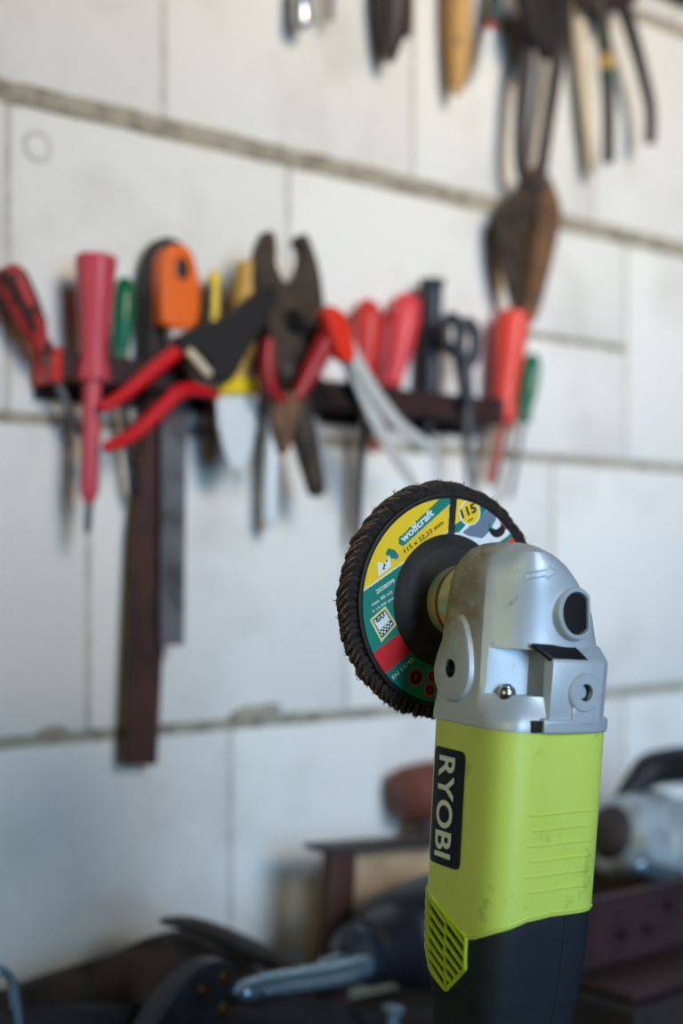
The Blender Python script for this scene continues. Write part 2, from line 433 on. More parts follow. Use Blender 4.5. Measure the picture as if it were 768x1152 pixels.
# raised boss on the badge side with the side-handle thread
b = NB()
ol = []
for k in range(48):
    a = 2 * math.pi * k / 48
    r = 13.5
    X, Z = r * math.cos(a), r * math.sin(a)
    if Z > 0: Z *= 1.85; X *= (1 - .28 * (Z / 25) ** 1.2)
    ol.append((-10 + X + .10 * max(0, Z), 21.5 + Z))
def br_(s, y): return [V(((-10 + (x + 10) * s) * mm, y * mm, (23 + (z - 23) * s) * mm)) for x, z in ol]
vs = rings(b, [br_(1.04, -28), br_(1.02, -31), br_(.97, -32.3), br_(.90, -32.7)], cap=False)
hole = [V(((-10.8 + 4.2 * math.cos(2 * math.pi * k / 48)) * mm, -32.7 * mm, (22.6 + 4.2 * math.sin(2 * math.pi * k / 48)) * mm)) for k in range(48)]
hi = [b.verts.new(p) for p in hole]; h2 = [b.verts.new(p + V((0, 9 * mm, 0))) for p in hole]
for k in range(48):
    j = (k + 1) % 48; b.faces.new((vs[-1][k], vs[-1][j], hi[j], hi[k])); b.faces.new((hi[k], hi[j], h2[j], h2[k]))
b.faces.new(h2)
boss = gp('handle_boss', b, m_alu)
def thread(c, ax, r, n, pitch, mat_, parent):
    b = NB(); x, y = frame_of(V(ax))
    pts = [V(c) + V(ax).normalized() * (-pitch * k / 16) + x * (r * math.cos(k * math.pi / 8)) + y * (r * math.sin(k * math.pi / 8)) for k in range(n * 16)]
    tube(b, pts, pitch * .42, 6, False, fn=V(ax)); return gp('thread', b, mat_, parent)
thread((-10.8 * mm, -31.5 * mm, 22.6 * mm), (0, -1, 0), 3.9 * mm, 5, 1.3 * mm, m_dsteel, boss)
# front block with boss, flange and slot
b = NB()
pr = [(10, 3), (32.4, 3), (33.4, 29.0), (32.8, 30.4), (27.2, 36.3), (10, 36.3)]
ysec = [(-10.5, 0), (23.5, 0)]
rs = []
for y, dx in ((-10.5, 0), (18, 0), (22.5, -2.5), (25.5, -8)): rs.append([V(((x + (dx if x > 12 else 0)) * mm, y * mm, z * mm)) for x, z in pr])
rings(b, rs)
blk = gp('front_block', b, m_alu, bevel=.0012)
c1 = NB(); lathe(c1, (20 * mm, 7.4 * mm, 16.7 * mm), (40 * mm, 7.4 * mm, 16.7 * mm), [(0, .0036), (1, .0036)], 20)
cut(blk, [c1])
b = NB()
rr = [(8.6, 31.5), (8.6, 34.2), (8.0, 34.9), (3.8, 34.9), (3.8, 26)]
rings(b, [[V((x * mm, (7.4 + r * math.cos(a)) * mm, (16.7 + r * math.sin(a)) * mm)) for a in [2 * math.pi * k / 32 for k in range(32)]] for r, x in rr])
sb = gp('screw_boss', b, m_alu)
thread((33.6 * mm, 7.4 * mm, 16.7 * mm), (1, 0, 0), 3.4 * mm, 5, 1.2 * mm, m_dsteel, sb)
b = NB()      # foot flange
rs = []
for z, o in ((-.9, 0), (4.2, 0), (5.2, -1)):
    rs.append([V(((x + o * (x > 20)) * mm, y * mm, z * mm)) for x, y in ((20, -14), (34, -14), (34.4, 0), (33.6, 14), (30.8, 24), (26, 29), (18, 29))])
rings(b, rs)
box(b, (32.6 * mm, 7.4 * mm, 7 * mm), (3.2 * mm, 12 * mm, 8 * mm))
gp('flange', b, m_alu, bevel=.0008)
b = NB(); box(b, (31 * mm, -16.3 * mm, 1.7 * mm), (3.4 * mm, 5 * mm, 5 * mm)); gp('slot_plug', b, m_ink, bevel=.0005)
b = NB(); plate(b, [V((26.6 * mm, -17.5 * mm, 37.2 * mm)), V((32.7 * mm, -11.0 * mm, 31.0 * mm)), V((32.9 * mm, 9.5 * mm, 31.0 * mm)), V((27.4 * mm, 5.5 * mm, 36.8 * mm))], V((.68, 0, .73)), 2.4 * mm)  # slot's dark put in as a black plate, no recess is cut
gp('slot_plate', b, m_black, bevel=.0006, label='black plate for the slot on the front block')
# screws
def screw(c, ax, r):
    b = NB(); c = V(c); ax = V(ax).normalized()
    lathe(b, c - ax * r * .8, c + ax * r * .9, [(0, r), (.55, r), (.8, r * .85), (.95, r * .5), (1, r * .45), (.8, r * .4), (.79, .0001)], 20)
    return gp('screw', b, m_steel, label='bright steel screw')
screw((17 * mm, -22 * mm, 14.6 * mm), (.3, -.2, 1), .0040)
screw((20 * mm, 27.5 * mm, 18 * mm), (.5, 1, .1), .0024)
# arrow cast into the top plate
b = NB()
A2 = [(-29, 64.6), (-18, 66.2), (-18, 64.6), (-9.5, 67.8), (-17, 71), (-17.4, 69.2), (-29, 67.2)]
def hface(y, z, off):       # point on the front of the head at y,z
    R_ = dense(headring(z), z); best = None
    for p, p2 in zip(R_, R_[1:]):
        if p.x > 0 and (p.y - y * mm) * (p2.y - y * mm) <= 0 and abs(p2.y - p.y) > 1e-9:
            t = (y * mm - p.y) / (p2.y - p.y); x = p.x + (p2.x - p.x) * t
            if best is None or x > best: best = x
    return V(((best if best is not None else .02) + off, y * mm, z * mm))
A2 = [((y + 19.25) * .68 - 13, z * .9 + 6.6 + (y + 19) * .03) for y, z in A2]
ol2 = []
for (ya, za), (yb, zb2) in zip(A2, A2[1:] + A2[:1]):
    for k in range(4): ol2.append(hface(ya + (yb - ya) * k / 4, za + (zb2 - za) * k / 4, -.00005))
tube(b, ol2 + ol2[:1], .00042, 6, False, rnd=False)
gp('direction_arrow', b, m_alu)
# spindle lock button: silver D-ring and black D cap
def dshape(r, cuty, n=40): return [(min(r * math.cos(a), cuty), r * math.sin(a)) for a in [2 * math.pi * k / n for k in range(n)]]
bc = (3.6, 50.3)
axb = V((1, .12, .1)).normalized(); ub = V((0, 0, 1)).cross(axb).normalized(); vb_ = axb.cross(ub)
c0 = V((26.3 * mm, bc[0] * mm, bc[1] * mm))
def dring(r, cy, h): return [c0 + ub * (a * mm) + vb_ * (z * mm) + axb * (h * mm) for a, z in dshape(r, cy)]
b = NB(); rings(b, [dring(11.6, 8.6, -6), dring(11.6, 8.6, 3.2), dring(11.1, 8.1, 3.9), dring(9.5, 6.9, 3.9), dring(9.1, 6.5, 1)], cap=False)
gp('button_ring', b, m_alu)
b = NB(); rings(b, [dring(9.0, 6.4, -3), dring(9.0, 6.4, 2.8), dring(8.4, 5.8, 3.6), dring(4, 3, 4.0), dring(.5, .4, 4.0)])
gp('lock_button', b, m_black, label='black spindle lock button')
# spindle neck, collar
SY, SZ = -2 * mm, 51.7 * mm
def sx(x): return V((x * mm, SY, SZ))
b = NB(); lathe(b, sx(-8), sx(-29), [(0, .0225), (.55, .0215), (.9, .0200), (1, .0185)], 40)
gp('spindle_neck', b, m_alu)
b = NB(); lathe(b, sx(-27), sx(-53), [(0, .0172), (.15, .0178), (.25, .0178), (.3, .0166), (.45, .0166), (.5, .0172), (.85, .0172), (1, .016)], 48)
sp = gp('spindle_collar', b, m_brass, label='greenish silver spindle collar')
b = NB(); lathe(b, sx(-41.2), sx(-43.6), [(0, .0168), (.2, .0177), (.8, .0177), (1, .0168)], 48); gp('ring', b, m_copper, sp)

# ---- flap disc
def dp(p, r_, x): return V((x * mm, SY + p * mm, SZ + r_ * mm))
def dcirc(r, x, n=120): return [dp(r * math.cos(2 * math.pi * k / n), r * math.sin(2 * math.pi * k / n), x) for k in range(n)]
m_back = mat('disc_black', (30, 30, 32), .62, c2=(46, 42, 40), scale=90, bump=.25, bscale=700)
b = NB(); rings(b, [dcirc(11, -58.5), dcirc(50, -59), dcirc(51.8, -58.4), dcirc(51.8, -55.7), dcirc(50.9, -55.2), dcirc(50, -55.9), dcirc(49.5, -56.2), dcirc(32, -56.2), dcirc(31, -55.2), dcirc(27, -51.6), dcirc(25, -51), dcirc(11, -51)], cap=False)
disc = gp('flap_disc', b, m_back, label='black flap disc with a green, yellow and red printed ring')
lab_m = [mat('print_green', (0, 128, 108), .5), mat('print_yellow', (255, 208, 16), .5), m_white, mat('print_red', (214, 30, 40), .5), m_ink, mat('print_orange', (236, 66, 40), .5), mat('print_grey', (112, 128, 146), .5), mat('print_pink', (196, 92, 104), .5), mat('print_cream', (226, 222, 150), .5), mat('print_blue', (60, 110, 150), .5)]
G_, Y_, W_, R_c, K_, O_, Gy, Pk, Cr, Bl = range(10)
def side(ax, ay, bx, by, x, y): return (bx - ax) * (y - ay) - (by - ay) * (x - ax)
def inpoly(P, x, y):
    r = False
    for i in range(len(P)):
        (a, b_), (c_, d) = P[i - 1], P[i]
        if (b_ > y) != (d > y) and x < (c_ - a) * (y - b_) / (d - b_) + a: r = not r
    return r
SQ = [(-44.9, -10.7), (-36.6, -3.9), (-29.5, -12.4), (-37.6, -21.0)]
def shrink(P, s):
    cx = sum(p[0] for p in P) / len(P); cy = sum(p[1] for p in P) / len(P); return [(cx + (x - cx) * s, cy + (y - cy) * s) for x, y in P]
SQ2, SQ3 = shrink(SQ, .80), shrink(SQ, .70)
BOOK = [(-42.6, 16.6), (-38.6, 16.0), (-36.0, 20.0), (-34.8, 14.6), (-38.0, 12.4), (-41.6, 9.8)]
GRD = [(20, 33.5), (22, 38.5), (26, 41), (29.5, 38), (33, 32), (30, 30), (24, 31)]
RED = [(-46, -28.9), (-22, -12.4), (-16, -22), (-40, -39.6)]
def lab_col(x, y):
    r = math.hypot(x, y)
    if -3.0 < x < 1.0 and y > 0: return None
    if y > 0 and x <= -3 or (x < -20 and y > -23):
        if x < 0 and side(-46.4, 4.2, -2.5, 33.3, x, y) > 0:        # above the white line
            if side(-46.4, 4.2, -2.5, 33.3, x, y) < 40: return W_
            if inpoly([(-31.2, 25.6), (-28.6, 24.6), (-3, 46.6), (-3, 51.5), (-6.0, 51.5), (-31.4, 28.4)], x, y): return G_
            if inpoly(BOOK, x, y): return K_ if inpoly([(-39.4, 12.6), (-38.3, 13.4), (-37.8, 16.2), (-38.9, 15.6)], x, y) or math.hypot(x + 37.6, y - 17.4) < .75 else W_
            if inpoly([(-38.6, 20.6), (-37, 23.2), (-33.2, 22.6), (-30.8, 20.2), (-31.6, 18.2), (-34.5, 18.4)], x, y): return Bl if math.hypot(x + 32.4, y - 20) < 1.8 else G_
            return Y_
        if inpoly(SQ, x, y):
            if not inpoly(SQ2, x, y): return Cr
            if not inpoly(SQ3, x, y): return K_
            u = (x + 37.2) * .77 + (y + 12.4) * .64; w = -(x + 37.2) * .64 + (y + 12.4) * .77
            if w < -.9: return K_ if (int((u + 20) / 1.05) + int((w + 20) / 1.05)) % 2 else W_
            return W_
        if inpoly(RED, x, y): return R_c
        return G_
    if y < 0 and x < 3:
        if inpoly(RED, x, y): return R_c
        for cx, cy, rr in ((-16.6, -37.2, 4.2), (-7, -36.6, 2.9), (-8, -43.2, 3.3)):
            d = math.hypot(x - cx, y - cy)
            if d < rr: return R_c if d > rr - .8 or (abs(x - cx) < .5 and d < rr * .4) else K_
        return G_
    if x >= 1 and y > 0:
        d = math.hypot(x - 9.4, y - 43.4)
        if d < 6.4: return Y_ if d < 5.6 else W_
        sO = side(28.8, 27.9, 39.4, 35.2, x, y)
        if sO < 0: return O_
        if sO < 26: return G_
        if inpoly([(1, 37.4), (4, 39.6), (16, 49.6), (14, 53), (1, 53)], x, y): return Y_
        if inpoly([(14, 53), (16, 49.2), (13, 46.8), (15.5, 41), (20.4, 46.6), (23.5, 49), (22, 53)], x, y): return G_
        if inpoly([(1, 37.2), (4, 39.2), (8, 38), (3.5, 33.4), (1, 33)], x, y): return G_
        if inpoly([(26.2, 44), (28.4, 45.2), (34, 40.6), (36, 36.6), (32.4, 36.6), (27.4, 41)], x, y): return Pk
        if math.hypot(x - 26.6, y - 37.8) < 5.4 and math.hypot(x - 25.4, y - 40) > 3.6: return K_ if y < 36.6 or x > 27 else G_
        if inpoly([(14.5, 40.8), (24, 48.6), (25.6, 41), (22, 35), (18, 31.4), (9, 32), (5.6, 33.4)], x, y): return Gy
        if math.hypot(x - 20, y - 36.6) < 1.7: return Cr
        return W_
    return G_
b = NB(); NA, NR = 800, 44; vg = {}
def lv(i, j):
    i %= NA
    if (i, j) not in vg:
        a = 2 * math.pi * i / NA; r = 32.3 + (49.4 - 32.3) * j / NR; vg[(i, j)] = b.verts.new(dp(r * math.cos(a), r * math.sin(a), -56.05))
    return vg[(i, j)]
for i in range(NA):
    a = 2 * math.pi * (i + .5) / NA
    for j in range(NR):
        r = 32.3 + (49.4 - 32.3) * (j + .5) / NR; c_ = lab_col(r * math.cos(a), r * math.sin(a))
        if c_ is not None: b.faces.new((lv(i, j), lv(i + 1, j), lv(i + 1, j + 1), lv(i, j + 1))).material_index = c_
gp('printed_label', b, lab_m, disc, label='printed ring in green, yellow, white and red')
def dtext(bm, s, x, y, ang, w, h, off=.0, space=1.0, shear=0):
    a = math.radians(ang); ca, sa = math.cos(a), math.sin(a)
    put2d(bm, text2d(s, w, h, off, shear, space), lambda p, r_: dp(x + p * ca - r_ * sa, y + p * sa + r_ * ca, -55.9))
for s, x, y, an, w, h, of, m_ in (('wolfcraft', -28.6, 26.0, 41.5, 22.5, 4.0, .03, m_white), ('2028099', -41.9, 1.4, 32, 11.6, 2.0, .01, m_white), ('max. 80 m/s', -44.0, -4.4, 32, 13, 1.6, .01, m_white), ('\u2259 13.300 rpm', -43.2, -7.7, 32, 13.4, 1.6, .01, m_white), ('EN 13743', -29.4, -38.6, 41, 14.4, 2.1, .01, m_white),
        ('115 x 22,23 mm', -27.0, 21.0, 36.0, 26.4, 2.7, .015, m_ink), ('115', 5.2, 40.0, 27, 9.4, 4.6, .03, m_ink), ('mm', 8.6, 38.6, 27, 3.6, 1.1, 0, m_ink), ('60', -40.6, -12.2, 39, 5.6, 3.0, .02, m_ink)):
    b = NB(); dtext(b, s, x, y, an, w, h, of); gp('lettering', b, m_, disc)
m_flap = mat('flap_grit', (40, 33, 30), .85, c2=(66, 52, 44), scale=260, bump=.8, bscale=900)
m_fray = mat('flap_cloth', (150, 118, 92), .95, c2=(84, 62, 50), scale=300, lo=.35, hi=.6)
NF = 96
for k in range(NF):
    a = 2 * math.pi * k / NF + random.uniform(-.008, .008); b = NB()
    er = V((0, math.cos(a), math.sin(a))); et = V((0, -math.sin(a), math.cos(a))); ex = V((1, 0, 0))
    tl = math.radians(48 + random.uniform(-5, 5)); ds = (et * math.cos(tl) - ex * math.sin(tl)); dn = (et * math.sin(tl) + ex * math.cos(tl))
    c0 = V((-62.9 * mm, SY, SZ)); ro = 57.6 + random.uniform(-.7, .7)
    L_ = 6.4 + random.uniform(-.5, .5); rs = []
    for s in (-1, -.6, 0, .6, 1):
        row = []
        rr = ro - 1.6 * s * s
        h = 1.75 * (1 - .35 * s * s)
        for (r, w) in ((47, -h), (rr - 1.2, -h), (rr, -h * .6), (rr + .2, 0), (rr, h * .6), (rr - 1.2, h), (47, h)):
            row.append(c0 + er * (r * mm) + ds * (s * L_ * mm) + dn * (w * mm))
        rs.append(row)
    vs = rings(b, rs)
    b.normal_update()
    for _ in range(random.randint(2, 4)):      # frayed threads
        s = random.uniform(-.9, .9); p = c0 + er * ((ro - .8) * mm) + ds * (s * L_ * mm) + dn * (random.uniform(-1, 1) * mm)
        e = p + (er * random.uniform(.8, 2.0) + ds * random.uniform(-1, 1) + dn * random.uniform(-.8, .8)) * mm
        tube(b, [p, p * .5 + e * .5 + et * (.3 * mm), e], [.00022, .00018, .0001], 5, False, fn=V((1, .2, .1)), mi=1)
    b.faces.ensure_lookup_table()
    # worn cloth edge along one side of the rim
    for i in range(4):
        f = b.faces[i * 7 + 3]; f.material_index = 1
    gp('abrasive_flap', b, [m_flap, m_fray], disc)

# wooden offcut carrying the grinder (below the frame)
btm = (GA @ V((0, 0, 0)) + ROOT).z
b = NB(); hB = ROOT.z - .0028 - BENCH
box(b, (ROOT.x, ROOT.y, BENCH + hB / 2), (.12, .10, hB), M.Rotation(math.radians(-40), 3, 'Z'))
tag(obj('wooden_block', b, mat('offcut', (120, 90, 60), .8, c2=(90, 64, 42), scale=20), org=(ROOT.x, ROOT.y, BENCH), bevel=.002), 'wooden offcut under the tail of the green angle grinder', 'wood block')
# ================================================================== TOOLS ON THE WALL
m_rail = mat('rail_plastic', (52, 22, 22), .6, c2=(34, 20, 18), scale=30)
m_red = mat('red_plastic', (208, 14, 26), .38)
m_redo = mat('red_orange_plastic', (232, 52, 30), .35)
m_red2 = mat('red_handle', (206, 44, 34), .4)
m_pink = mat('rose_red_plastic', (206, 72, 86), .42)
m_pink2 = mat('coral_red_plastic', (222, 66, 74), .4)
m_dred = mat('dark_red_plastic', (158, 22, 30), .45)
m_green = mat('green_plastic', (0, 104, 66), .2, coat=.3)
m_orange = mat('orange_plastic', (238, 104, 24), .5)
m_rust = mat('rusty_steel', (78, 50, 40), .75, .2, c2=(52, 36, 32), scale=40, bump=.5)
m_rust2 = mat('brown_rust', (124, 88, 60), .65, .1, c2=(78, 56, 42), scale=50, bump=.5)
m_grey = mat('grey_steel', (116, 114, 118), .45, .25, c2=(76, 72, 74), scale=30)
m_old = mat('old_black_steel', (74, 62, 50), .6, .3, c2=(46, 38, 33), scale=60, bump=.3)
m_yel = mat('yellow_plastic', (238, 200, 20), .45)
m_ochre = mat('ochre_wood', (204, 160, 72), .6, c2=(178, 130, 56), scale=25)
m_blade = mat('light_blade', (226, 230, 231), .4, .1)
m_silver = mat('silver_bar', (208, 206, 200), .35, .15)
m_navy = mat('blue_black_plastic', (34, 40, 50), .4)
m_cream = mat('pale_wood', (226, 208, 178), .7)
m_tan = mat('tan_wood', (206, 158, 88), .55, c2=(178, 126, 62), scale=20)
m_dwood = mat('dark_wood', (58, 46, 42), .55, c2=(40, 33, 32), scale=30)
m_clear = mat('clear_handle', (226, 226, 220), .25)
WALLSET = 'tools in the rail on the wall'
# rails
def rail(name, label, t0, t1, z0, z1, n1):
    r = thing(name, label, 'tool rail', wpt((t0 + t1) / 2, 0, z0))
    b = NB(); wbox(b, t0, t1, .0005, .006, z0 - .012, z1 + .004); obj('back_strip', b, m_rail, r, bevel=.001)
    b = NB(); wbox(b, t0, t1, .034, n1, z0, z1); wbox(b, t0, t1, .0062, n1 - .0045, z0, z0 + .004); obj('front_lip', b, m_rail, r, bevel=.001)
    for t in (t0, t1):
        b = NB(); wbox(b, t - .004, t + .004, .0062, n1 + .001, z0 - .002, z1 + .002); obj('end_cap', b, m_red2 if t == t0 else m_rail, r, bevel=.001)
    return r
tL = (q(58, 410, .03) - CAM - P0).dot(WD); tR = (q(556, 460, .03) - CAM - P0).dot(WD)
rail('tool_rail', 'dark red tool rail on the wall with screwdrivers standing in it', tL, tR, .147, .169, .039)
rail('tool_rail', 'dark red tool rail high up the wall, above the hanging handles', .17, 1.30, .66, .69, .039)

def lz(prof, r): return [(s, k * r) + tuple(x) for s, k, *x in prof]
H_FLUTE = [(0, .55), (.02, .82), (.06, 1), (.5, .98), (.78, .86), (.86, .70), (.93, .84), (1, .7)]
H_OVAL = [(0, .3), (.03, .6), (.1, .9), (.25, 1), (.55, .95), (.8, .72), (.9, .62), (.96, .8), (1, .7)]
def driver(label, top, bot, wpx, hm, prof, n, shaft=None, sm=m_grey, sw=5, group='screwdrivers in the wall rail', flutes=6, fd=.14, name='screwdriver', cat='screwdriver', tip=None, collar=None, grips=None):
    """screwdriver: handle pixel line top->bot, shaft to pixel 'shaft'"""
    a, c_ = q(top[0], top[1], n), q(bot[0], bot[1], n); r = px(top[0], n, wpx / 2)
    t = thing(name, label, cat, c_, group)
    b = NB(); lathe(b, a, c_, lz(prof, r), 36, flutes, fd); h = obj('handle', b, hm, t)
    if grips:
        x, y = frame_of(c_ - a); b = NB()
        for k in range(4):
            an = k * math.pi / 2 + .5; d = x * math.cos(an) + y * math.sin(an)
            tube(b, [a.lerp(c_, .12) + d * r * .86, a.lerp(c_, .45) + d * r * .86, a.lerp(c_, .72) + d * r * .72], r * .24, 8); 
        obj('grip_strip', b, grips, h, label='black rubber grip strips')
    if collar:
        b = NB(); d = (c_ - a).normalized(); lathe(b, c_ - d * .001, c_ + d * .012, [(0, r * .5), (.7, r * .46), (1, r * .34)], 20); obj('ferrule', b, collar, t)
    if shaft:
        e = q(shaft[0], shaft[1], n); rs_ = px(shaft[0], n, sw / 2)
        b = NB(); d = (e - c_).normalized(); lathe(b, c_ - d * .003, e, [(0, rs_), (.9, rs_), (.93, rs_ * .9), (1, rs_ * .55)], 14); obj('shaft', b, sm, t)
        if tip:
            e2 = q(tip[0], tip[1], n); b = NB(); lathe(b, e - d * .002, e2, [(0, rs_ * .5), (.7, rs_ * .45), (1, rs_ * .3)], 12); obj('tip', b, m_grey, t)
    return t
driver('red screwdriver with black grip patches, leaning left at the end of the rail', (6, 300), (50, 398), 36, mat('worn_red', (178, 44, 38), .5, c2=(70, 26, 26), scale=70, lo=.5, hi=.6), H_FLUTE, .030, (92, 492), m_grey, 9, grips=mat('black_grip', (44, 24, 24), .7))
driver('large rose red screwdriver with a red insulated shaft', (108, 288), (104, 428), 48, m_pink, [(0, .92), (.01, .98), (.04, 1), (.3, .88), (.55, .76), (.72, .64), (.84, .66), (.93, .82), (1, .8)], .047, (100, 566), m_pink, 21, flutes=6, fd=.08, tip=(98, 600))
driver('small green screwdriver right beside the large rose red one', (140, 312), (135, 412), 27, m_green, H_OVAL, .022, (150, 562), m_dsteel, 9, collar=m_clear, fd=.1)
# rasp with black handle and long rusty blade
t = thing('rasp', 'long rusty brown flat blade with a black handle, hanging far below the rail', 'rasp', q(175, 450, .016))
b = NB(); wplate(b, [(168, 445), (167, 330), (170, 292), (178, 272), (190, 266), (204, 271), (212, 285), (206, 330), (198, 445)], .028, .018, smooth=True); obj('handle', b, mat('soft_black', (38, 34, 34), .6), t, bevel=.003)
b = NB(); wplate(b, [(166, 440), (196, 440), (190, 640), (183, 750), (177, 861), (140, 861), (144, 750), (150, 600)], .022, .005); obj('blade', b, m_rust, t, bevel=.0008)
# orange handled file
t = thing('pruning_saw', 'saw with an orange handle with a hole, and a broad grey blade', 'saw', q(200, 390, .04))
b = NB(); wplate(b, [(184, 364), (183, 320), (186, 288), (195, 275), (207, 274), (218, 286), (225, 315), (226, 345), (221, 366), (202, 370)], .047, .018, smooth=True); hd = obj('handle', b, m_orange, t, bevel=.004, bseg=3)
c_ = q(205, 302, .0475); b = NB(); lathe(b, c_ - WN * .003, c_ + WN * .0006, [(0, .0062), (.8, .0062), (1, .005)], 24); bmesh.ops.scale(b, vec=(1, 1, 1.5), verts=b.verts, space=M.Translation(-c_)); obj('hang_hole', b, m_ink, hd, label='dark hanging hole')
b = NB(); wplate(b, [(192, 366), (218, 366), (216, 392), (196, 392)], .043, .010); obj('ferrule', b, m_silver, t, bevel=.001)
b = NB(); wplate(b, [(194, 390), (216, 390), (210, 480), (207, 726), (181, 726), (182, 480)], .032, .002); obj('blade', b, m_grey, t)
# red handled cutters
t = thing('tin_snips', 'snips with two bright red handles and a broad black head, lying across the rail', 'snips', q(225, 420, .062))
b = NB(); tube(b, [q(*p, .064) for p in ((117, 458), (140, 443), (170, 418), (195, 398), (214, 386))], [px(160, .064, w_) for w_ in (7, 8, 9, 9.5, 9)]); obj('handle', b, m_red, t)
b = NB(); tube(b, [q(*p, .066) for p in ((120, 503), (148, 490), (175, 466), (200, 442), (220, 438), (243, 444))], [px(160, .066, w_) for w_ in (7, 8.5, 9, 9.5, 8, 6)]); obj('handle', b, m_red, t)
b = NB(); wplate(b, [(198, 380), (226, 366), (258, 354), (284, 332), (300, 322), (314, 322), (312, 340), (294, 374), (278, 400), (262, 428), (246, 428), (228, 402), (208, 396)], .074, .010, smooth=True); obj('blade', b, mat('black_head', (30, 26, 27), .5), t, bevel=.002)
b = NB(); wplate(b, [(206, 384), (220, 380), (240, 408), (248, 440), (232, 444), (216, 420)], .070, .010, smooth=True); hb = obj('lever_plate', b, m_old, t, bevel=.001)
b = NB(); tube(b, [q(*p, .076) for p in ((213, 396), (222, 406), (234, 420))], px(220, .07, 5)); obj('spring', b, m_cream, t)
c_ = q(233, 412, .0745); b = NB(); lathe(b, c_ - WN * .004, c_ + WN * .003, [(0, .006), (.6, .006), (1, .004)], 20); obj('pivot_bolt', b, m_dsteel, t)
driver('thin yellow and black screwdriver between the orange saw and the putty knife', (241, 304), (237, 442), 18, m_yel, H_OVAL, .022, (238, 520), m_rust2, 8, grips=m_ink, fd=0, flutes=0)
b = NB(); tube(b, [q(*p, .031) for p in ((236, 318), (234, 345), (233, 380), (234, 410))], [px(235, .03, w_) for w_ in (3, 4.5, 4.5, 3)]); obj('grip_strip', b, m_ink, [o for o in C.objects if o.name.startswith('screwdriver') and o.type == 'EMPTY'][-1], label='black side of the handle')
# putty knife
t = thing('putty_knife', 'putty knife with ochre handle, yellow collar and pale tapered blade', 'putty knife', q(268, 435, .054))
b = NB(); tube(b, [q(*p, .050) for p in ((277, 300), (275, 350), (271, 400), (269, 430))], [px(270, .022, w_) for w_ in (11, 15, 14, 12)]); obj('handle', b, m_ochre, t)
b = NB(); wplate(b, [(243, 424), (291, 424), (291, 443), (243, 443)], .062, .014); obj('ferrule', b, m_yel, t, bevel=.002)
b = NB(); wplate(b, [(243, 444), (291, 444), (289, 480), (282, 510), (276, 526), (262, 528), (254, 512), (246, 480)], .056, .0015); obj('blade', b, m_blade, t)
driver('black and ochre screwdriver directly left of the big open pliers, behind them', (288, 330), (286, 430), 18, m_dwood, H_OVAL, .022, (288, 500), m_grey, 6, flutes=0, fd=0)
# big open pliers
t = thing('pipe_pliers', 'large dark old pliers with open jaws pointing up at the middle of the rail', 'pliers', q(332, 400, .06))
b = NB(); wplate(b, [(303, 259), (309, 262), (312, 280), (311, 296), (319, 314), (328, 322), (334, 345), (328, 400), (318, 425), (308, 400), (300, 355), (291, 330), (289, 310), (294, 280)], .066, .014, smooth=True); obj('jaw', b, m_old, t, bevel=.002)
b = NB(); wplate(b, [(343, 262), (349, 270), (359, 300), (364, 332), (364, 352), (354, 392), (344, 424), (334, 440), (322, 420), (320, 380), (322, 345), (326, 322), (335, 316), (343, 298), (344, 282), (339, 270)], .064, .016, smooth=True); obj('jaw', b, m_old, t, bevel=.002)
c_ = q(331, 362, .0665); b = NB(); lathe(b, c_ - WN * .004, c_ + WN * .004, [(0, .010), (.6, .010), (1, .007)], 20); obj('pivot_bolt', b, m_dsteel, t)
b = NB(); tube(b, [q(*p, .058) for p in ((368, 350), (382, 385), (402, 425), (426, 468))], [px(380, .058, w_) for w_ in (9, 10, 9, 7)]); obj('handle', b, m_old, t)
b = NB(); tube(b, [q(*p, .056) for p in ((322, 415), (332, 455), (344, 500), (356, 552))], [px(340, .056, w_) for w_ in (15, 17, 15, 11)]); obj('handle', b, m_old, t)
# red handled pliers in front of it
t = thing('combination_pliers', 'dark red handled pliers hanging over the large old pliers', 'pliers', q(340, 400, .086))
b = NB(); tube(b, [q(*p, .087) for p in ((302, 384), (300, 408), (304, 434), (318, 452))], [px(300, .08, w_) for w_ in (7, 9, 8, 6)]); obj('handle', b, m_dred, t)
b = NB(); tube(b, [q(*p, .087) for p in ((376, 352), (366, 384), (350, 416), (334, 446))], [px(350, .08, w_) for w_ in (8, 13, 12, 7)]); obj('handle', b, m_dred, t)
b = NB(); wplate(b, [(314, 444), (336, 440), (336, 466), (330, 494), (322, 512), (314, 494), (310, 466)], .090, .010, smooth=True); obj('head', b, m_rust2, t, bevel=.002)
driver('white shafted screwdriver hanging below the large old pliers', (306, 400), (305, 470), 24, m_clear, H_OVAL, .024, (303, 596), m_blade, 19, flutes=0, fd=0)
driver('dull steel screwdriver with a dark tip right of the white shaft', (352, 420), (350, 470), 24, m_old, H_OVAL, .020, (364, 530), m_silver, 14, flutes=0, fd=0)
# silver lever pliers
t = thing('locking_pliers', 'pliers with two bare silver handles slanting down to the right', 'pliers', q(385, 372, .097))
b = NB(); tube(b, [q(*p, .100) for p in ((384, 366), (402, 408), (428, 452), (458, 486), (492, 506))], [px(430, .07, w_) for w_ in (8, 9, 9, 8, 6)], flat=.5); obj('handle', b, m_silver, t)
b = NB(); tube(b, [q(*p, .094) for p in ((390, 400), (420, 468), (440, 506), (466, 545))], [px(430, .06, w_) for w_ in (7, 9, 8, 6)], flat=.5); obj('handle', b, m_silver, t)
b = NB(); wplate(b, [(366, 350), (374, 344), (388, 352), (396, 372), (400, 404), (386, 404), (376, 380)], .104, .013, smooth=True); obj('head', b, m_redo, t, bevel=.002, label='red plastic head')
driver('red screwdriver with rounded top, left of the coral red one', (414, 337), (408, 440), 34, m_red2, H_OVAL, .020, (400, 612), m_dsteel, 11, flutes=6, fd=.08)
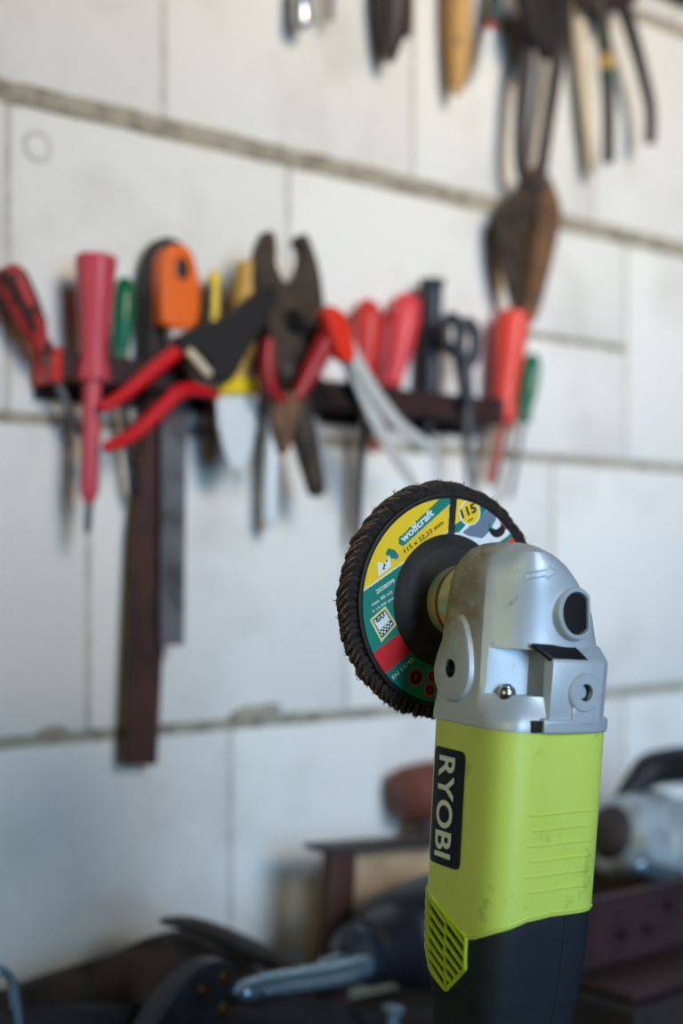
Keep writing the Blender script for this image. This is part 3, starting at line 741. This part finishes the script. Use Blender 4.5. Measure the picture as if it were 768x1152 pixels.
driver('coral red screwdriver leaning right beside the tall black handle', (459, 330), (441, 434), 38, m_pink2, [(0, .3), (.03, .6), (.1, .9), (.25, 1), (.55, .92), (.8, .66), (.9, .58), (.96, .62), (1, .5)], .0195, (420, 510), m_dred, 9, flutes=6, fd=.08)
driver('dark red screwdriver half hidden between the red and coral red ones', (436, 350), (428, 440), 22, m_dred, H_OVAL, .018, (420, 500), m_rust2, 10)
driver('tall blue black handle with a flat flanged top', (486, 315), (483, 446), 33, m_navy, [(0, .86), (.005, .95), (.03, .95), (.06, .8), (.08, .76), (.5, .74), (.9, .72), (1, .65)], .0215, (480, 500), m_dsteel, 10, flutes=8, fd=.05, name='chisel', cat='chisel')
# scissors
t = thing('scissors', 'black handled scissors hanging right of the tall blue black handle', 'scissors', q(520, 440, .05))
def loop(b, cu, cv, ru, rv, n, r):
    pts = [q(cu + ru * math.cos(a), cv + rv * math.sin(a), n) for a in [2 * math.pi * k / 20 for k in range(21)]]
    tube(b, pts, r, 10, False, rnd=False)
b = NB(); loop(b, 508, 376, 9, 19, .047, .0058); tube(b, [q(*p, .047) for p in ((514, 392), (520, 420), (523, 450))], [.006, .007, .006]); obj('handle', b, m_navy, t)
b = NB(); loop(b, 526, 386, 9, 23, .052, .0062); tube(b, [q(*p, .052) for p in ((524, 408), (524, 430), (527, 455))], [.006, .007, .006]); obj('handle', b, mat('slate_plastic', (58, 62, 72), .45), t)
b = NB(); wplate(b, [(519, 445), (527, 445), (528, 500), (526, 546), (522, 500)], .0475, .0025); obj('blade', b, m_grey, t)
b = NB(); wplate(b, [(523, 445), (531, 445), (530, 500), (529, 542), (525, 500)], .0525, .0025); obj('blade', b, m_grey, t)
driver('bright red orange screwdriver at the right end of the rail', (577, 352), (564, 476), 40, m_redo, [(0, .85), (.03, 1), (.15, .98), (.35, .9), (.6, .72), (.8, .68), (.92, .78), (1, .6)], .030, (551, 546), mat('red_brown_shaft', (168, 84, 60), .5), 14, flutes=6, fd=.08)
driver('small green screwdriver at the far right, beside the red orange one', (599, 398), (589, 474), 23, m_green, H_OVAL, .022, (573, 562), m_grey, 6, fd=.1)
# snips hanging by their handles, blades down
t = thing('garden_shears', 'old shears hanging blades down, dark handles up, above the red orange screwdriver', 'shears', q(604, 210, .03))
b = NB(); tube(b, [q(*p, .034) for p in ((593, 30), (590, 80), (585, 140), (586, 188), (600, 215))], [px(600, .03, w_) for w_ in (8, 8.5, 7.5, 7.5, 8)]); obj('handle', b, m_dwood, t)
b = NB(); tube(b, [q(*p, .030) for p in ((630, 30), (625, 80), (616, 140), (609, 188), (604, 215))], [px(600, .03, w_) for w_ in (8, 8.5, 7.5, 7.5, 8)]); obj('handle', b, m_dwood, t)
b = NB(); wplate(b, [(563, 242), (580, 216), (600, 198), (606, 214), (594, 260), (588, 310), (584, 350), (574, 326), (566, 285)], .036, .007, smooth=True); obj('blade', b, m_old, t, bevel=.001)
b = NB(); wplate(b, [(596, 196), (608, 184), (622, 206), (632, 238), (626, 276), (614, 325), (602, 362), (594, 352), (601, 300), (606, 240)], .028, .008, smooth=True); obj('blade', b, m_rust2, t, bevel=.001)
c_ = q(602, 226, .0365); b = NB(); lathe(b, c_ - WN * .003, c_ + WN * .004, [(0, .008), (.6, .008), (1, .005)], 20); obj('pivot_bolt', b, m_old, t)
# things hanging from the high rail
zu = .672
def up(u, n):   # pixel row of the high rail there
    return 645 - zu * F / depth(u, n)
t = thing('sheathed_knife', 'pointed black leathery sheath hanging in front of the shears', 'knife', q(612, -20, .052))
b = NB(); wplate(b, [(588, -12), (606, -30), (636, -14), (639, 20), (632, 52), (624, 66), (614, 56), (600, 30)], .058, .014, smooth=True); sh = obj('sheath', b, mat('black_leather', (36, 31, 33), .6), t, bevel=.003)
c_ = q(621, 8, .0582); b = NB(); lathe(b, c_ - WN * .002, c_ + WN * .0012, [(0, .004), (1, .003)], 14); obj('rivet', b, m_dsteel, sh)
b = NB(); tube(b, [q(610, -10, .050), q(606, up(606, .05), .050)], .008); obj('handle', b, m_dwood, t)
t = thing('pincers', 'pincers hanging head up at the top right, two long dark handles apart', 'pincers', q(690, 0, .035))
b = NB(); tube(b, [q(*p, .040) for p in ((668, -12), (677, 30), (682, 80), (684, 130), (684, 180))], [px(690, .04, w_) for w_ in (9, 8, 7.5, 7.5, 7)]); h1 = obj('handle', b, m_dwood, t)
for v0, v1, mm_ in ((62, 78, m_ochre), (80, 94, mat('deep_green', (20, 66, 44), .5)), (36, 48, mat('deep_green', (20, 66, 44), .5))):
    b = NB(); uu = lambda v: 677 + (v - 30) * .1 if v < 80 else 682 + (v - 80) * .04
    tube(b, [q(uu(v0), v0, .040), q(uu(v1), v1, .040)], px(690, .04, 8.4), rnd=False); obj('tape_band', b, mm_, h1, label='coloured tape band')
b = NB(); tube(b, [q(*p, .036) for p in ((694, -12), (708, 30), (722, 80), (731, 122), (731, 158))], [px(690, .04, w_) for w_ in (9, 8.5, 7.5, 7, 7)]); obj('handle', b, m_dwood, t)
b = NB(); wplate(b, [(650, -30), (676, -44), (706, -40), (722, -12), (712, 6), (692, 12), (664, 8), (648, -8)], .045, .012, smooth=True); obj('head', b, m_dwood, t, bevel=.002)
def hang(name, label, cat, pts, ws, m_, n, part='handle', extra=None, flat=1.0):
    t = thing(name, label, cat, q(*pts[-1], n))
    b = NB(); tube(b, [q(*p, n) for p in pts], [px(pts[0][0], n, w_ / 2) for w_ in ws], flat=flat); h = obj(part, b, m_, t); return t, h
hang('wooden_stick', 'pale wooden stick hanging left of the pincers handles', 'stick', [(644, up(644, .02)), (650, 20), (656, 80), (662, 140), (667, 190)], [16, 16, 16, 15, 11], m_cream, .020, 'shaft')
t, h = hang('voltage_tester', 'small tester with dark green and red top and pale tip, at the top', 'tester', [(566, up(566, .024)), (556, 8), (552, 30)], [14, 17, 15], mat('bottle_green', (24, 66, 52), .3), .024)
b = NB(); tube(b, [q(553, 26, .024), q(550, 36, .024)], px(552, .024, 7.6), rnd=False); obj('band', b, m_dred, t, label='red band')
b = NB(); tube(b, [q(550, 36, .024), q(545, 60, .024), q(540, 82, .024)], [px(552, .024, w_) for w_ in (7, 6.5, 3)]); obj('tip', b, m_blade, t)
t, h = hang('wooden_tool', 'tool with a pointed tan wooden handle with a dark hole, at the top', 'hand tool', [(517, up(517, .024)), (516, -20), (516, 20), (516, 60), (515, 88), (514, 106)], [26, 30, 31, 27, 19, 7], m_tan, .024)
c_ = q(517, 46, .024) + (CAM - q(517, 46, .024)).normalized() * px(517, .024, 13.5); b = NB(); lathe(b, c_ - WN * .004, c_ + WN * .0012, [(0, .0042), (1, .0036)], 16); obj('hang_hole', b, m_ink, h, label='dark hanging hole')
t, h = hang('hand_file', 'tool with a pointed dark wooden handle with a small hole, at the top', 'file', [(444, up(444, .026)), (443, -30), (442, 0), (441, 30), (440, 52), (439, 68)], [36, 43, 43, 34, 22, 9], m_dwood, .026)
c_ = q(444, 18, .026) + (CAM - q(444, 18, .026)).normalized() * px(444, .026, 18.5); b = NB(); lathe(b, c_ - WN * .004, c_ + WN * .0012, [(0, .0042), (1, .0036)], 16); obj('hang_hole', b, m_ink, h, label='dark hanging hole')
hang('steel_rod', 'thin grey steel rod tip beside the pointed dark wooden handle, at the top', 'rod', [(460, up(460, .018)), (460, 10), (458, 40)], [9, 9, 8], m_old, .018, 'shaft')
t, h = hang('nut_driver', 'nut driver with a chrome socket end at the top edge', 'nut driver', [(338, up(338, .024)), (339, -14)], [15, 15], m_dsteel, .024, 'shaft')
b = NB(); lathe(b, q(339, -16, .024), q(340, 30, .024), [(0, .006), (.1, .0084), (.9, .0088), (1, .0078), (.96, .0058), (.5, .0055)], 24); obj('socket', b, m_steel, t, label='chrome socket')
hang('steel_rod', 'thin grey steel tip just right of the chrome socket, at the top', 'rod', [(372, up(372, .018)), (372, 0), (371, 20)], [8, 8, 6], m_grey, .018, 'shaft')

# ================================================================== CLUTTER ON THE BENCH
zB = BENCH + .0005
def down(p): return V((p.x, p.y, zB))
m_leather = mat('brown_leather', (58, 42, 34), .7, c2=(34, 26, 23), scale=18, bump=.6, bscale=120)
m_cloth = mat('dark_cloth', (34, 30, 31), .9, c2=(22, 20, 22), scale=25, bump=.8, bscale=180)
m_dgrey = mat('dark_grey_metal', (52, 53, 58), .5, .4, c2=(34, 34, 38), scale=40)
m_chrome = mat('chrome', (150, 176, 192), .2, .75)
def heap(name, label, cat, uv, n, th, m_, seed, parent=None, kind=None):
    """soft folded body: outline ridge in pixels, down to the bench, rounded towards the viewer"""
    ridge = catmull([q(u, v, n) for u, v in uv], 5); rs = []
    for j, (f, s) in enumerate(((0, -.5), (.35, -.42), (.75, -.25), (.95, -.08), (1, .02), (.96, .18), (.8, .45), (.55, .78), (.25, .98), (0, 1.05))):
        row = []
        for i, p in enumerate(ridge):
            h = max(.004, p.z - zB); e = mnoise.noise(V((i * .35, j * .6, seed))) * .016 * (f > 0) * (f < 1)
            row.append(V((p.x, p.y, zB + h * f)) + WN * (th * s + e) + V((0, 0, .5 * e * (0 < f < .97))))
        rs.append(row)
    b = NB(); rings(b, rs, closed=False, cap=False)
    bd = [e for e in b.edges if e.is_boundary]
    bmesh.ops.holes_fill(b, edges=bd, sides=0)
    o = obj(name, b, m_, org=down(q(uv[len(uv) // 2][0], 1000, n)), angle=60)
    return tag(o, label, cat, kind=kind)
heap('tool_pouch', 'crumpled dark brown leather tool pouch along the foot of the wall, lower left', 'tool pouch', [(-60, 1130), (0, 1112), (60, 1092), (120, 1074), (170, 1052), (215, 1046), (262, 1068), (306, 1100)], .06, .055, m_leather, 1)
heap('work_rag', 'dark rag heaped at the near edge of the clutter, bottom left', 'rag', [(-40, 1146), (60, 1130), (140, 1128), (230, 1134), (320, 1122), (380, 1128), (430, 1142)], .19, .05, m_cloth, 4)
# belt over the pouch
b = NB(); tube(b, [q(*p, .125) for p in ((186, 1037), (215, 1040), (252, 1054), (290, 1072), (330, 1094), (372, 1112))], [.006, .013, .017, .018, .017, .015], 12, flat=.45, fn=V((0, 0, 1)))
tag(obj('leather_strap', b, mat('grey_brown_leather', (66, 56, 50), .7, c2=(40, 34, 32), scale=40, bump=.5), org=down(q(252, 1054, .125))), 'grey brown leather strap lying over the crumpled tool pouch', 'strap')
# steel hook far left
b = NB(); tube(b, [q(*p, .20) for p in ((-10, 1100), (-2, 1092), (8, 1094), (14, 1106), (18, 1130), (22, 1166))], .0032, 10)
tag(obj('steel_hook', b, m_chrome, org=down(q(10, 1100, .20))), 'bent shiny steel hook at the lower left corner', 'hook')
# folding multi tool with rivets
t = thing('folding_tool', 'dark grey folding tool with two brass rivets lying on the rag', 'multi-tool', q(220, 1120, .22))
b = NB(); wplate(b, [(164, 1164), (186, 1130), (206, 1106), (232, 1086), (254, 1082), (266, 1090), (268, 1108), (252, 1130), (240, 1164)], .235, .02, smooth=True); s_ = obj('handle_scale', b, m_dgrey, t, bevel=.002)
for (u, v) in ((229, 1114), (253, 1100), (252, 1136)):
    c_ = q(u, v, .2352); b = NB(); lathe(b, c_ - WN * .003, c_ + WN * .002, [(0, .0048), (.7, .0048), (1, .003)], 16); obj('rivet', b, mat('brass', (170, 130, 84), .3, 1), s_, label='brass rivet')
# chrome spanner
t = thing('chrome_spanner', 'chrome spanner shaft lying towards the black drill', 'spanner', q(340, 1100, .20))
b = NB(); tube(b, [q(*p, .21) for p in ((272, 1116), (300, 1108), (340, 1101), (380, 1094), (408, 1086))], [.0085, .0095, .0100, .0105, .0105], 18, flat=.8, fn=V((0, 0, 1))); obj('shaft', b, m_chrome, t)
b = NB(); tube(b, [q(*p, .225) for p in ((300, 1117), (330, 1112), (370, 1106), (400, 1099))], [.002, .003, .003, .003], 12); obj('rib', b, m_chrome, t)
# wooden box
t = thing('wooden_box', 'wooden box with tan face and dark brown edge at the foot of the wall', 'box', q(420, 1010, .05))
z0b = .0
c0 = q(392, 1044, .10); b = NB()
def quad3(b, uvn, dv): plate(b, [q(*p) for p in uvn], dv, .010)
bf = lambda u, n: 645 + (CAM.z - zB) * F / depth(u, n)
wplate(b, [(376, 958), (402, 958), (394, bf(394, .11)), (366, bf(366, .11))], .11, .016); obj('side_panel', b, mat('brown_edge', (74, 44, 34), .6), t, bevel=.002)
b = NB(); wplate(b, [(396, 962), (520, 950), (520, bf(520, .085)), (386, bf(386, .085))], .085, .012); obj('back_panel', b, mat('tan_board', (204, 172, 134), .75, c2=(176, 142, 106), scale=20), t, bevel=.001)
b = NB(); wplate(b, [(372, 955), (520, 944), (520, 950), (372, 962)], .112, .036); obj('rim', b, mat('dark_edge', (58, 44, 40), .6), t, bevel=.001)
b = NB(); box(b, (t.location.x, t.location.y, 0), (.001, .001, .001)); b.free()
# black drill
t = thing('power_drill', 'black power drill lying on its side behind the green grinder, chuck to the left', 'drill', down(q(450, 1060, .16)))
A, Bq = q(524, 1032, .17), q(408, 1072, .19)
b = NB(); lathe(b, A, Bq, [(0, .030), (.02, .038), (.12, .042), (.45, .042), (.62, .039), (.70, .034), (.72, .030), (.98, .026), (1, .022)], 32); obj('motor_housing', b, mat('drill_black', (26, 28, 34), .45), t)
dd = (Bq - A).normalized()
b = NB(); lathe(b, Bq - dd * .004, Bq + dd * .022, [(0, .021), (.2, .024), (.6, .023), (.8, .016), (1, .010)], 24, 10, .08); obj('chuck', b, m_navy, t)
b = NB(); lathe(b, Bq + dd * .02, Bq + dd * .05, [(0, .0055), (.8, .0055), (1, .002)], 12); obj('drill_bit', b, m_chrome, t)
b = NB(); tube(b, [A + V((0, 0, -.02)), A + V((.03, .0, -.05)), A + V((.05, 0, -.056)), A + V((.09, 0, -.058))], [.022, .02, .019, .018], 14, flat=.8); obj('grip', b, mat('drill_black', (26, 28, 34), .45), t)
# mallet standing behind
t = thing('hammer', 'hammer leaning on the wall behind the green grinder, reddish wooden head', 'hammer', q(475, 1000, .036))
b = NB(); lathe(b, q(452, 893, .036), q(560, 880, .036), [(0, .016), (.04, .024), (.2, .027), (.8, .027), (.96, .024), (1, .016)], 28); obj('head', b, mat('red_wood', (118, 62, 46), .6, c2=(84, 48, 38), scale=25), t)
b = NB(); tube(b, [q(486, 890, .036), q(480, 950, .042), V((q(470, 1000, .05).x, q(470, 1000, .05).y, zB + .012))], [.012, .013, .014], 14); obj('handle', b, m_leather, t)
# right: steel bodied machine
t = thing('bench_motor', 'silver bodied old electric motor with a black carry handle, right of the grinder', 'motor', down(q(730, 960, .10)))
a, c_ = q(686, 936, .17), q(850, 968, .17)
m_sil = mat('worn_silver', (196, 206, 210), .35, .35, c2=(120, 116, 110), scale=30)
b = NB(); lathe(b, a, c_, [(0, .026), (.02, .036), (.08, .041), (.16, .043), (.17, .047), (.24, .047), (.25, .042), (.50, .042), (.51, .047), (.58, .047), (.59, .042), (.9, .041), (1, .03)], 48); obj('casing', b, m_sil, t)
dd = (c_ - a).normalized()
b = NB(); lathe(b, a - dd * .010, a + dd * .004, [(0, .010), (.3, .020), (.7, .026), (1, .028)], 40, 12, .05); obj('end_cap', b, mat('rust_black', (58, 44, 40), .6), t)
b = NB(); tube(b, [q(700, 900, .17), q(716, 880, .17), q(738, 864, .17), q(790, 866, .17), q(812, 920, .17)], [.009, .012, .017, .019, .013], 12, flat=1.0); obj('carry_handle', b, m_black, t)
b = NB(); tube(b, [q(716, 972, .235), q(750, 985, .235), q(800, 1000, .235)], [.008, .009, .009], 12); obj('clamp_rod', b, m_chrome, t)
b = NB(); box(b, (q(750, 1000, .17).x, q(750, 1000, .17).y, (BENCH + a.z - .036) / 2 + .012), (.15, .07, a.z - .036 - BENCH + .024), WROT); obj('foot', b, mat('rust_black', (58, 44, 40), .6), t, bevel=.003)
# red brown steel box with holes
t = thing('steel_bracket', 'dark red steel angle bracket with round holes, below the silver motor', 'bracket', down(q(720, 1040, .27)))
zt, zbm = q(726, 1000, .285).z, q(726, 1082, .285).z
ta, tb = [(q(u, 1000, .285) - CAM - P0).dot(WD) for u in (636, 830)]
b = NB(); wbox(b, ta, tb, .277, .285, zbm - CAM.z, zt - CAM.z); pl = obj('upright', b, mat('red_oxide', (62, 35, 35), .6, c2=(44, 28, 30), scale=25, bump=.3), t, bevel=.002)
cs = []
for (u, v, r) in ((698, 1055, .0062), (727, 1050, .0066), (750, 1022, .0062), (788, 1050, .0066)):
    b = NB(); c_ = q(u, v, .285); lathe(b, c_ - WN * .03, c_ + WN * .03, [(0, r), (1, r)], 20); cs.append(b)
bevel_mods = [m for m in pl.modifiers]
for m_ in bevel_mods: pl.modifiers.remove(m_)
for c_ in cs: bmesh.ops.translate(c_, verts=c_.verts, vec=-ORG[pl])
cut(pl, cs)
b = NB(); wbox(b, ta, tb, .286, .35, zbm - CAM.z, zbm - CAM.z + .007); obj('base_flange', b, mat('red_oxide', (62, 35, 35), .6), t, bevel=.002)
b = NB(); wbox(b, ta - .01, tb + .01, .262, .36, zB - CAM.z, zbm - CAM.z - .001); wc = wpt((ta + tb) / 2, .31, 0)
tag(obj('timber_offcut', b, mat('dark_timber', (50, 36, 30), .8, c2=(30, 24, 22), scale=20), org=(wc.x, wc.y, zB), bevel=.003), 'dark timber offcut under the red steel bracket, bottom right', 'timber')
# small bolt bottom centre
t = thing('steel_bolt', 'small blue tinted steel bolt standing at the bottom edge, left of the grinder', 'bolt', q(438, 1150, .25))
b = NB(); lathe(b, V((q(438, 1150, .25).x, q(438, 1150, .25).y, zB)), q(442, 1132, .25), [(0, .005), (1, .005)], 14); obj('shank', b, m_chrome, t)
b = NB(); lathe(b, q(441.5, 1138, .25), q(443, 1130, .25), [(0, .009), (.8, .009), (1, .007)], 6); obj('head', b, m_chrome, t)
# ================================================================== LIGHT, CAMERA
w = bpy.data.worlds.new('world'); sc.world = w; w.use_nodes = True
w.node_tree.nodes['Background'].inputs[0].default_value = (.62, .72, 1.0, 1); w.node_tree.nodes['Background'].inputs[1].default_value = .008
def area(name, loc, target, sx_, sy_, power, col, spread=180):
    l = bpy.data.lights.new(name, 'AREA'); l.shape = 'RECTANGLE'; l.size = sx_; l.size_y = sy_; l.energy = power; l.color = col; l.spread = math.radians(spread)
    o = bpy.data.objects.new(name, l); C.objects.link(o); o.location = loc
    o.rotation_euler = (V(target) - V(loc)).to_track_quat('-Z', 'Y').to_euler(); return o
def lit(name, loc, tgt, sx_, sy_, rgb, spread): k = max(rgb); area(name, loc, tgt, sx_, sy_, 10 * k, [c / k for c in rgb], spread)
lit('window_light', (1.7, -1.1, 2.5), (.35, 1.25, 1.85), 1.5, 1.2, (.52, .315, .03), 35)      # warm part of the window light, aimed high on the wall
lit('window_skylight', (1.7, -1.1, 2.5), (.45, 1.36, 1.55), 1.5, 1.2, (.075, .24, .47), 33)   # sky through the same window
lit('door_light', (1.2, -1.2, 1.4), (.25, 1.25, 1.12), .9, .9, (.215, .41, .64), 84)
lit('grinder_fill', (-.9, -.5, 1.5), (.08, .64, 1.2), .8, .8, (.050, .047, .016), 60)  # added warm fill for the grinder's badge side, no real lamp stands there
cam = bpy.data.cameras.new('camera'); co = bpy.data.objects.new('camera', cam); C.objects.link(co)
co.location = CAM; co.rotation_euler = (math.pi / 2, 0, 0)
cam.sensor_fit = 'VERTICAL'; cam.sensor_height = 36; cam.sensor_width = 24; cam.lens = 50; cam.shift_y = 69 / 1152
cam.dof.use_dof = True; cam.dof.focus_distance = .655; cam.dof.aperture_fstop = 4.0; cam.clip_start = .01
sc.camera = co
sc.view_settings.view_transform = 'Standard'; sc.view_settings.look = 'None'; sc.view_settings.gamma = 1; sc.view_settings.exposure = .13
sc.view_settings.use_curve_mapping = False
sc.cycles.use_denoising = True
